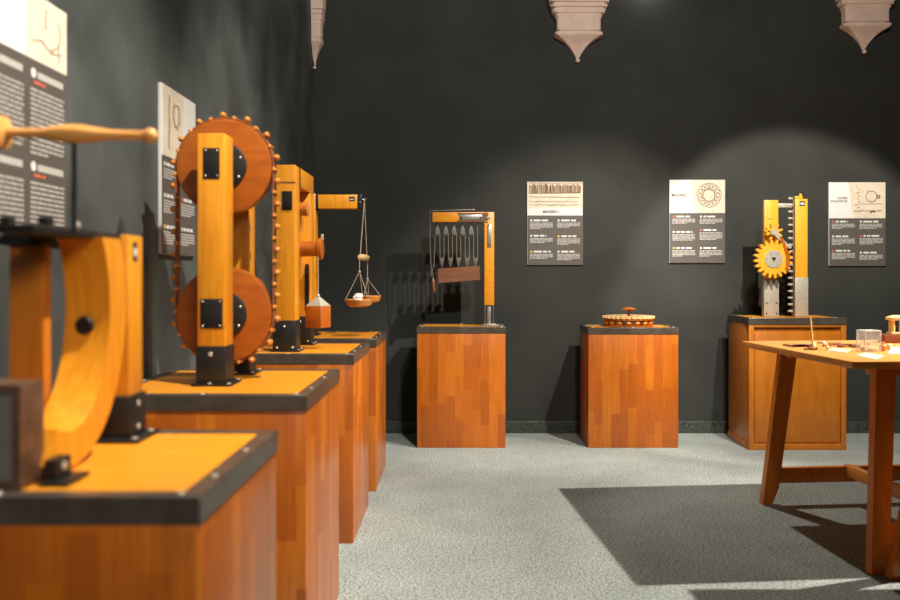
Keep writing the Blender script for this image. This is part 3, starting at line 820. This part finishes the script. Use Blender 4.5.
# ------------------------------------------------------------------ machine 7: rack and pinion
def gear_poly(n, r0, r1, ph=0., tip=.34):
    out = []
    for k in range(n):
        for f, r in ((-.42, r0), (-tip / 2, r1), (tip / 2, r1), (.42, r0)):
            a = ph + 2 * math.pi * (k + f) / n; out.append((r * math.cos(a), r * math.sin(a)))
    return out
def rack():
    y = 6.95; T = 1.07 + .003
    t = thing('rack_and_pinion', 'yellow rack and pinion machine with a toothed wheel and two posts', 'machine', (W(785, 0, y).x, y, T))
    P = lambda a, b, yy=y: W(a, b, yy)
    x0, x1 = P(764.5, 0).x, P(778.5, 0).x
    p1 = MB().box((x0, y, P(0, 282).z), (x1, y + .05, P(0, 200).z), .005).build('post', M['yellow_beech'], t)
    s = MB().box((x0 - .003, y - .003, T), (x1 + .003, y + .053, P(0, 279).z), .002).build('post_shoe', M['galv'], t)
    bolts(s, [P(px, py, y - .003) for px in (766.5, 776.5) for py in (303, 313.5)], -Y, .007, 'iron')
    m = MB(); words(m, x0 + .028, x1 - .028, P(0, 219.4).z, .007, random.Random(2), y - .0007); m.build('stamp_print', M['sketch'], p1)
    x2, x3 = P(795.3, 0).x, P(807.8, 0).x
    p2 = MB().box((x2, y, P(0, 278).z), (x3, y + .06, P(0, 198.8).z), .005).build('rack_post', M['yellow_beech'], t)
    MB().box((x2 - .002, y - .003, T), (x3 + .003, y + .063, P(0, 277.5).z), .002).build('post_shoe', M['galv'], t)
    lab = MB().box((P(799.5, 0).x, y - .0015, P(0, 206).z), (P(804.8, 0).x, y + .001, P(0, 201).z), 0).build('label_plate', M['ink'], p2)
    MB().box((P(800.3, 0).x, y - .0025, P(0, 204.6).z), (P(804, 0).x, y - .001, P(0, 202.7).z), 0).build('label_print', M['white'], lab)
    f = MB(); f.box((P(795.5, 0).x, y + .005, P(0, 198.8).z), (P(803, 0).x, y + .055, P(0, 196).z), .003); f.box((P(800.5, 0).x, y + .02, P(0, 196).z), (P(803, 0).x, y + .04, P(0, 193.5).z), .003)
    f.build('finial', M['yellow_beech'], p2)
    # the rack: a strip with bars for teeth
    ra = MB().box((P(793.2, 0).x, y + .006, T), (x2 - .002, y + .036, P(0, 199).z), .002).build('rack_strip', M['brownsteel'], t)
    tooth = None
    k = 0
    while 198.3 + 6.63 * k < 312:
        loc = P(791.2, 198.3 + 6.63 * k) + Vector((0, .02, 0)) - Vector(t.location)
        if tooth is None:
            tooth = MB().box((-.019, -.014, -.0085), (.018, .014, .0085), .003).build('rack_tooth', M['galv'], ra, world=False); tooth.location = loc
        else: clone(tooth, loc)
        k += 1
    MB().box((x1, y + .01, P(0, 207.5).z), (P(792.8, 0).x, y + .04, P(0, 203.2).z), .004).build('cross_tie', M['galv'], t)
    # big toothed wheel in front of the post
    c = P(772.6, 259, y - .07)
    n = 20; g = MB(); g.prism(gear_poly(n, .122, .159, .1, .28), c + Vector((0, .022, 0)), X, Z, .044); gw = g.build('toothed_wheel', M['yellow_beech'], t)
    h = MB(); h.prism([(.075 * math.cos(2 * math.pi * k / 10 + .2), .075 * math.sin(2 * math.pi * k / 10 + .2)) for k in range(10)], c + Vector((0, -.022, 0)), X, Z, .006)
    hub = h.build('hub_plate', M['galv'], gw)
    h = MB(); h.prism([(.02, .012), (-.02, .012), (0, -.02)], c + Vector((0, -.026, 0)), X, Z, .005); h.build('key_hole', M['iron'], hub)
    bolts(gw, [c + Vector((.055 * math.cos(k * 1.047), -.028, .055 * math.sin(k * 1.047))) for k in range(6)], -Y, .005, 'steel')
    MB().cyl(c + Vector((0, .022, 0)), c + Vector((0, .10, 0)), .02).build('axle', M['steel'], t)
    # slanting link of redder wood over the wheel's right side
    q = [(P(775.5, 0).x, P(0, 237).z), (P(779, 0).x, P(0, 239).z), (P(785.5, 0).x, P(0, 255).z), (P(785.5, 0).x, P(0, 265).z), (P(781.5, 0).x, P(0, 274.5).z), (P(781.5, 0).x, P(0, 256).z)]
    m = MB(); m.prism(q[::-1], (0, y - .093, 0), X, Z, -.016); m.build('link_arm', M['redwood'], t)
    # small star pinion and its pale crank
    c2 = P(773.6, 232, y - .05)
    g = MB(); g.prism(gear_poly(8, .035, .072, .3, .25), c2 + Vector((0, .018, 0)), X, Z, .036); g.build('star_pinion', M['yellow_beech'], t)
    MB().cyl(c2 + Vector((0, -.018, 0)), c2 + Vector((0, .055, 0)), .016).build('pinion_axle', M['galv'], t)
    m = MB(); a0, a1 = P(774, 232, y - .085), P(788.5, 247, y - .085); d = (a1 - a0).normalized(); nn = Vector((-d.z, 0, d.x)) * .017
    m.loft([[a0 + nn, a0 - nn, a1 - nn * .7, a1 + nn * .7], [v + Vector((0, .014, 0)) for v in (a0 + nn, a0 - nn, a1 - nn * .7, a1 + nn * .7)]])
    m.cyl(a1, a1 + Vector((0, -.03, 0)), .014, seg=14); m.cyl(a0 + Vector((0, -.004, 0)), a0 + Vector((0, .04, 0)), .026, seg=16)
    m.build('crank', M['galv'], t)
rack()

# ------------------------------------------------------------------ the work tables
TH = 1.01
def work_table(label, loc, rz, ln=2.1, dp=1.226, h=TH, foot=(.088, .112), splay=.078):
    """local: x along the length from the left end, y away from the camera"""
    t = thing('work_table', label, 'table', loc, rz, 'wooden work tables')
    MB().box((0, 0, h - .036), (ln, dp, h), .005).build('tabletop', M['table'], t, world=False)
    for yy in (.16, dp - .24): MB().box((.19, yy, h - .085), (ln - .19, yy + .05, h - .036), .004).build('apron_rail', M['tableleg'], t, world=False)
    lw, lt = .103, .05
    for sx in (0, 1):
        for sy in (0, 1):
            xo = foot[0] if sy == 0 else foot[1]
            dx, dy = (splay, .09)
            poly = [(0, 0), (.058, 0), (lw - .005, .10), (lw + dx, h - .036), (dx, h - .036)]
            rings = []
            def pt(a, z, off):
                x = a + xo if sx == 0 else ln - a
                yb = (-.01 + dy * z / h) if sy == 0 else (dp - .046 - dy * z / h)
                return (x, yb + off, z)
            m = MB(); m.loft([[pt(a, z, 0) for a, z in poly], [pt(a, z, lt) for a, z in poly]])
            m.build('leg', M['tableleg'], t, world=False)
    for yy, fo in ((.012, foot[0]), (dp - .058, foot[1])):
        MB().box((fo + .085, yy, .134), (ln - .085, yy + .045, .229), .004).build('stretcher', M['tableleg'], t, world=False)
    MB().box((.645, .02, .168), (.69, dp - .03, .242), .004).build('cross_beam', M['table'], t, world=False)
    return t
a = W(742, 341, 5.156); b = W(852.5, 361.5, 3.934)
rz = math.atan2(b.x - a.x, a.y - b.y)                                # end edge leans by a few degrees
tab = work_table('wooden work table with splayed plank legs, scattered with craft pieces', (b.x, b.y, 0), rz)
def on_table(px, py):
    """where the ray through a pixel meets the tabletop"""
    y = (CH - TH) * F / (py - VY); v = W(px, py, y); v.z = TH; return v
work_table('second wooden work table, at the right edge, mostly out of the frame', (2.085, 2.42, 0), 0, dp=1.494, h=1.08, foot=(-.075, -.075), splay=.15)

# things on the table
def stick():
    p = on_table(812.7, 348.5); t = thing('dowel_stand', 'slim pale upright stick in a small dark foot on the work table', 'stick', p)
    MB().lathe([(0, .028), (.006, .03), (.010, .014), (.014, .008)], p, Z, 18).build('foot', M['darkwood'], t)
    MB().cyl(p + Vector((0, 0, .006)), p + Vector((-.012, 0, .172)), .0058, .0045, seg=14).build('rod', M['palewood'], t)
stick()
def blade(pts, wd, th, name, mat, label, cat, group=None):
    pts = [on_table(a, b) for a, b in pts]; lo = []; hi = []
    for i, p in enumerate(pts):
        d = (pts[min(i + 1, len(pts) - 1)] - pts[max(i - 1, 0)]).normalized(); n = Vector((-d.y, d.x, 0)) * wd * (.35 if i in (0, len(pts) - 1) else 1) / 2
        lo.append(p + n); hi.append(p - n)
    out = lo + hi[::-1]; m = MB(); m.loft([[v for v in out], [v + Vector((0, 0, th)) for v in out]])
    return solo(name, m, M[mat], label, cat, pts[0], group)
G = 'wooden craft pieces on the work table'
blade([(785, 345.2), (791, 346.6), (798, 345.6), (806, 345.9), (811, 347.0)], .075, .009, 'wooden_strip', 'darkwood', 'wavy dark red strip lying left of the upright stick', 'craft piece', G)
blade([(805, 350.0), (810, 349.2), (816, 350.3)], .045, .008, 'wooden_strip', 'darkwood', 'short dark red strip lying in front of the upright stick', 'craft piece', G)
blade([(825, 346.5), (832, 344.8), (839, 344.4)], .08, .009, 'wooden_strip', 'darkwood', 'curved dark red strip right of the upright stick', 'craft piece', G)
blade([(840.5, 347.4), (846, 345.6), (853, 345.6), (857, 348.0)], .085, .009, 'wooden_strip', 'darkwood', 'curved dark red strip just left of the clear box', 'craft piece', G)
p = on_table(820.5, 350)
m = MB(); m.tube([p + Vector((.042 * math.cos(math.pi * k / 12), .01 * math.sin(k), .008 + .034 * math.sin(math.pi * k / 12))) for k in range(13)], .008, 10)
solo('wooden_arch', m, M['palewood'], 'pale bent wooden piece between the stick and the red strips', 'craft piece', p, G)
def sheet(pts, label, mat='white'):
    q = [on_table(a, b) for a, b in pts]; m = MB(); m.loft([q, [v + Vector((0, 0, .0025)) for v in q]])
    return solo('paper_sheet', m, M[mat], label, 'paper', q[0], 'papers on the work table')
sheet([(826, 350.5), (833, 348.5), (852, 350), (846, 353)], 'crumpled cream paper lying left of the clear box', 'paper')
sheet([(856, 355.5), (866, 353), (884, 356), (876, 360)], 'flat pale paper in front of the clear box', 'paper')
sheet([(888, 354), (892, 347.5), (912, 347.5), (912, 354)], 'bright white paper at the right edge of the table', 'white')
def clear_box():
    f = on_table(865, 352); w, d, h, e = .092, .072, .112, .004
    t = thing('clear_box', 'clear acrylic box holding small pale pieces on the work table', 'box', f, math.radians(8))
    for lo, hi in (((0, 0, 0), (w, d, e)), ((0, 0, e), (w, e, h)), ((0, d - e, e), (w, d, h)), ((0, e, e), (e, d - e, h)), ((w - e, e, e), (w, d - e, h))):
        MB().box(lo, hi, 0).build('box_wall', M['acrylic'], t, world=False, smooth=False)
    for q in (((0, 0, 0), (0, 0, h)), ((w, 0, 0), (w, 0, h)), ((0, d, 0), (0, d, h)), ((0, 0, h), (w, 0, h)), ((0, 0, h), (0, d, h)), ((w, 0, h), (w, d, h)), ((0, d, h), (w, d, h))):
        MB().cyl(*q, .0022, seg=8).build('box_edge', M['white'], t, world=False)
    rng = random.Random(4); q0 = None
    for k in range(14):
        lo = f + Vector((0, 0, -.004)) + Matrix.Rotation(math.radians(8), 3, 'Z') @ Vector((.018 + .019 * (k % 4), .020 + .018 * ((k // 4) % 3), .0175 + (.028 if k > 11 else 0)))
        if q0 is None:
            m = MB(); m.ball((0, 0, 0), .0095, 10); m.cyl((0, 0, -.004), (.009, 0, .010), .0045, seg=10)
            q0 = m.build('wooden_bead', M['palewood']); q0.location = lo; tag(q0, 'small pale wooden bead piled inside the clear box', 'bead', 'pale beads in the clear box')
        else:
            c = clone(q0, lo); c.rotation_euler = (rng.uniform(0, .4), 0, rng.uniform(0, 6))
clear_box()
m = MB(); p = on_table(883, 351); m.ball(p + Vector((0, 0, .02)), .02, 14); m.cyl(p + Vector((0, 0, .03)), p + Vector((0, 0, .05)), .008, seg=12)
solo('wooden_peg', m, M['knob'], 'little round wooden peg right of the clear box', 'peg', p)
m = MB(); p = on_table(889, 349.5); m.ball(p + Vector((0, 0, .017)), .017, 14)
solo('wooden_ball', m, M['palewood'], 'pale wooden ball beside the peg near the white paper', 'ball', p)
def arcade():
    y0 = 4.98; ln, dp = .62, .085; x0 = W(877, 0, y0 + dp).x
    pb = Vector((x0, y0, TH))
    MBx = MB().box((x0, y0, TH), (x0 + ln, y0 + dp, TH + .052), .004)
    solo('dark_plank', MBx, M['darkwood'], 'thick dark red wooden plank under the little arcade on the table', 'plank', pb)
    z = TH + .052; wd = .42; ya, yb = y0 + .016, y0 + .072; xa = W(887.5, 0, yb).x
    t = thing('wooden_arcade', 'little pale wooden arcade model standing on the dark plank', 'model', (xa, ya, z))
    MB().box((xa - .006, ya - .006, z), (xa + wd, yb + .006, z + .012), .002).build('base', M['palewood'], t)
    for k in range(7):
        for yy in (ya + .010, yb - .010):
            MB().cyl((xa + .012 + k * .062, yy, z + .012), (xa + .012 + k * .062, yy, z + .085), .009, seg=14).build('column', M['palewood'], t)
    m = MB(); m.box((xa - .008, ya - .008, z + .085), (xa + wd + .004, yb + .008, z + .100), .002)
    m.loft([[(xa - .010, ya - .012, z + .100), (xa + wd + .01, ya - .012, z + .100), (xa + wd + .01, yb + .012, z + .100), (xa - .010, yb + .012, z + .100)],
            [(xa + .015, ya + .02, z + .115), (xa + wd - .02, ya + .02, z + .115), (xa + wd - .02, yb - .02, z + .115), (xa + .015, yb - .02, z + .115)]])
    m.build('roof', M['palewood'], t)
arcade()

# ------------------------------------------------------------------ light: ceiling spots on tracks, plus added fills
def spot(name, loc, aim, power, angle, blend=.3, col=(1, .86, .66), size=.04):
    l = bpy.data.lights.new(name, 'SPOT'); l.energy = power; l.spot_size = math.radians(angle); l.spot_blend = blend; l.color = col; l.shadow_soft_size = size
    o = bpy.data.objects.new(name, l); C.objects.link(o); o.location = loc
    o.rotation_euler = (Vector(aim) - Vector(loc)).to_track_quat('-Z', 'Y').to_euler()
    return o
WARM = (1, .925, .80); NEUT = (1, .95, .88)
spot('key_spot', (4.38, 4.28, 3.41), (.95, 4.7, 0), 1600, 60, .75, WARM, .03)
spot('rack_spot', (2.6, 4.45, 4.1), (3.0, 7.46, .82), 780, 48, .28, WARM, .03)
spot('bearing_spot', (2.1, 4.5, 4.1), (.9, 7.3, .8), 900, 50, .75, WARM, .04)
spot('table_spot', (1.41, 6.64, 4.1), (2.4, 4.6, .9), 360, 60, .5, WARM, .03)
spot('row_spot', (.50, 2.1, 4.1), (-1.05, 2.75, 1.1), 880, 70, .9, WARM, .035)
spot('corner_spot', (.55, 4.0, 4.1), (-.95, 5.1, 1.3), 440, 66, 1.0, WARM, .035)
spot('front_fill', (1.3, -1.6, 3.0), (-1.1, 1.9, .5), 400, 50, 1.0, NEUT, .6)  # added soft fill from behind the camera for the left row's fronts
spot('wall_fill', (1.2, 1.2, 4.9), (.3, 7.0, 3.75), 850, 98, 1.0, NEUT, .15)  # added frontal fill to brighten the corbels and upper walls
pl = bpy.data.lights.new('lamp_spill', 'POINT'); pl.energy = 2.6; pl.color = NEUT; pl.shadow_soft_size = .03
po = bpy.data.objects.new('lamp_spill', pl); C.objects.link(po); po.location = (W(647, 0, BW).x, BW - .12, 4.02)

w = bpy.data.worlds.new('dim_room'); bpy.context.scene.world = w; w.use_nodes = True
w.node_tree.nodes['Background'].inputs[0].default_value = (1, .92, .82, 1); w.node_tree.nodes['Background'].inputs[1].default_value = .05

# ------------------------------------------------------------------ camera
cam = bpy.data.cameras.new('camera'); co = bpy.data.objects.new('camera', cam); C.objects.link(co)
cam.sensor_width = 36; cam.lens = F * 36 / 900
cam.shift_x = (450 - VX) / 900; cam.shift_y = -(300 - VY) / 900
co.location = (0, 0, CH); co.rotation_euler = (math.pi / 2, 0, 0)
cam.clip_start = .05
cam.dof.use_dof = True; cam.dof.focus_distance = 6.7; cam.dof.aperture_fstop = 1.9
sc = bpy.context.scene; sc.camera = co
sc.view_settings.view_transform = 'Standard'; sc.view_settings.look = 'None'; sc.view_settings.gamma = 1; sc.view_settings.exposure = 0
sc.view_settings.use_curve_mapping = False
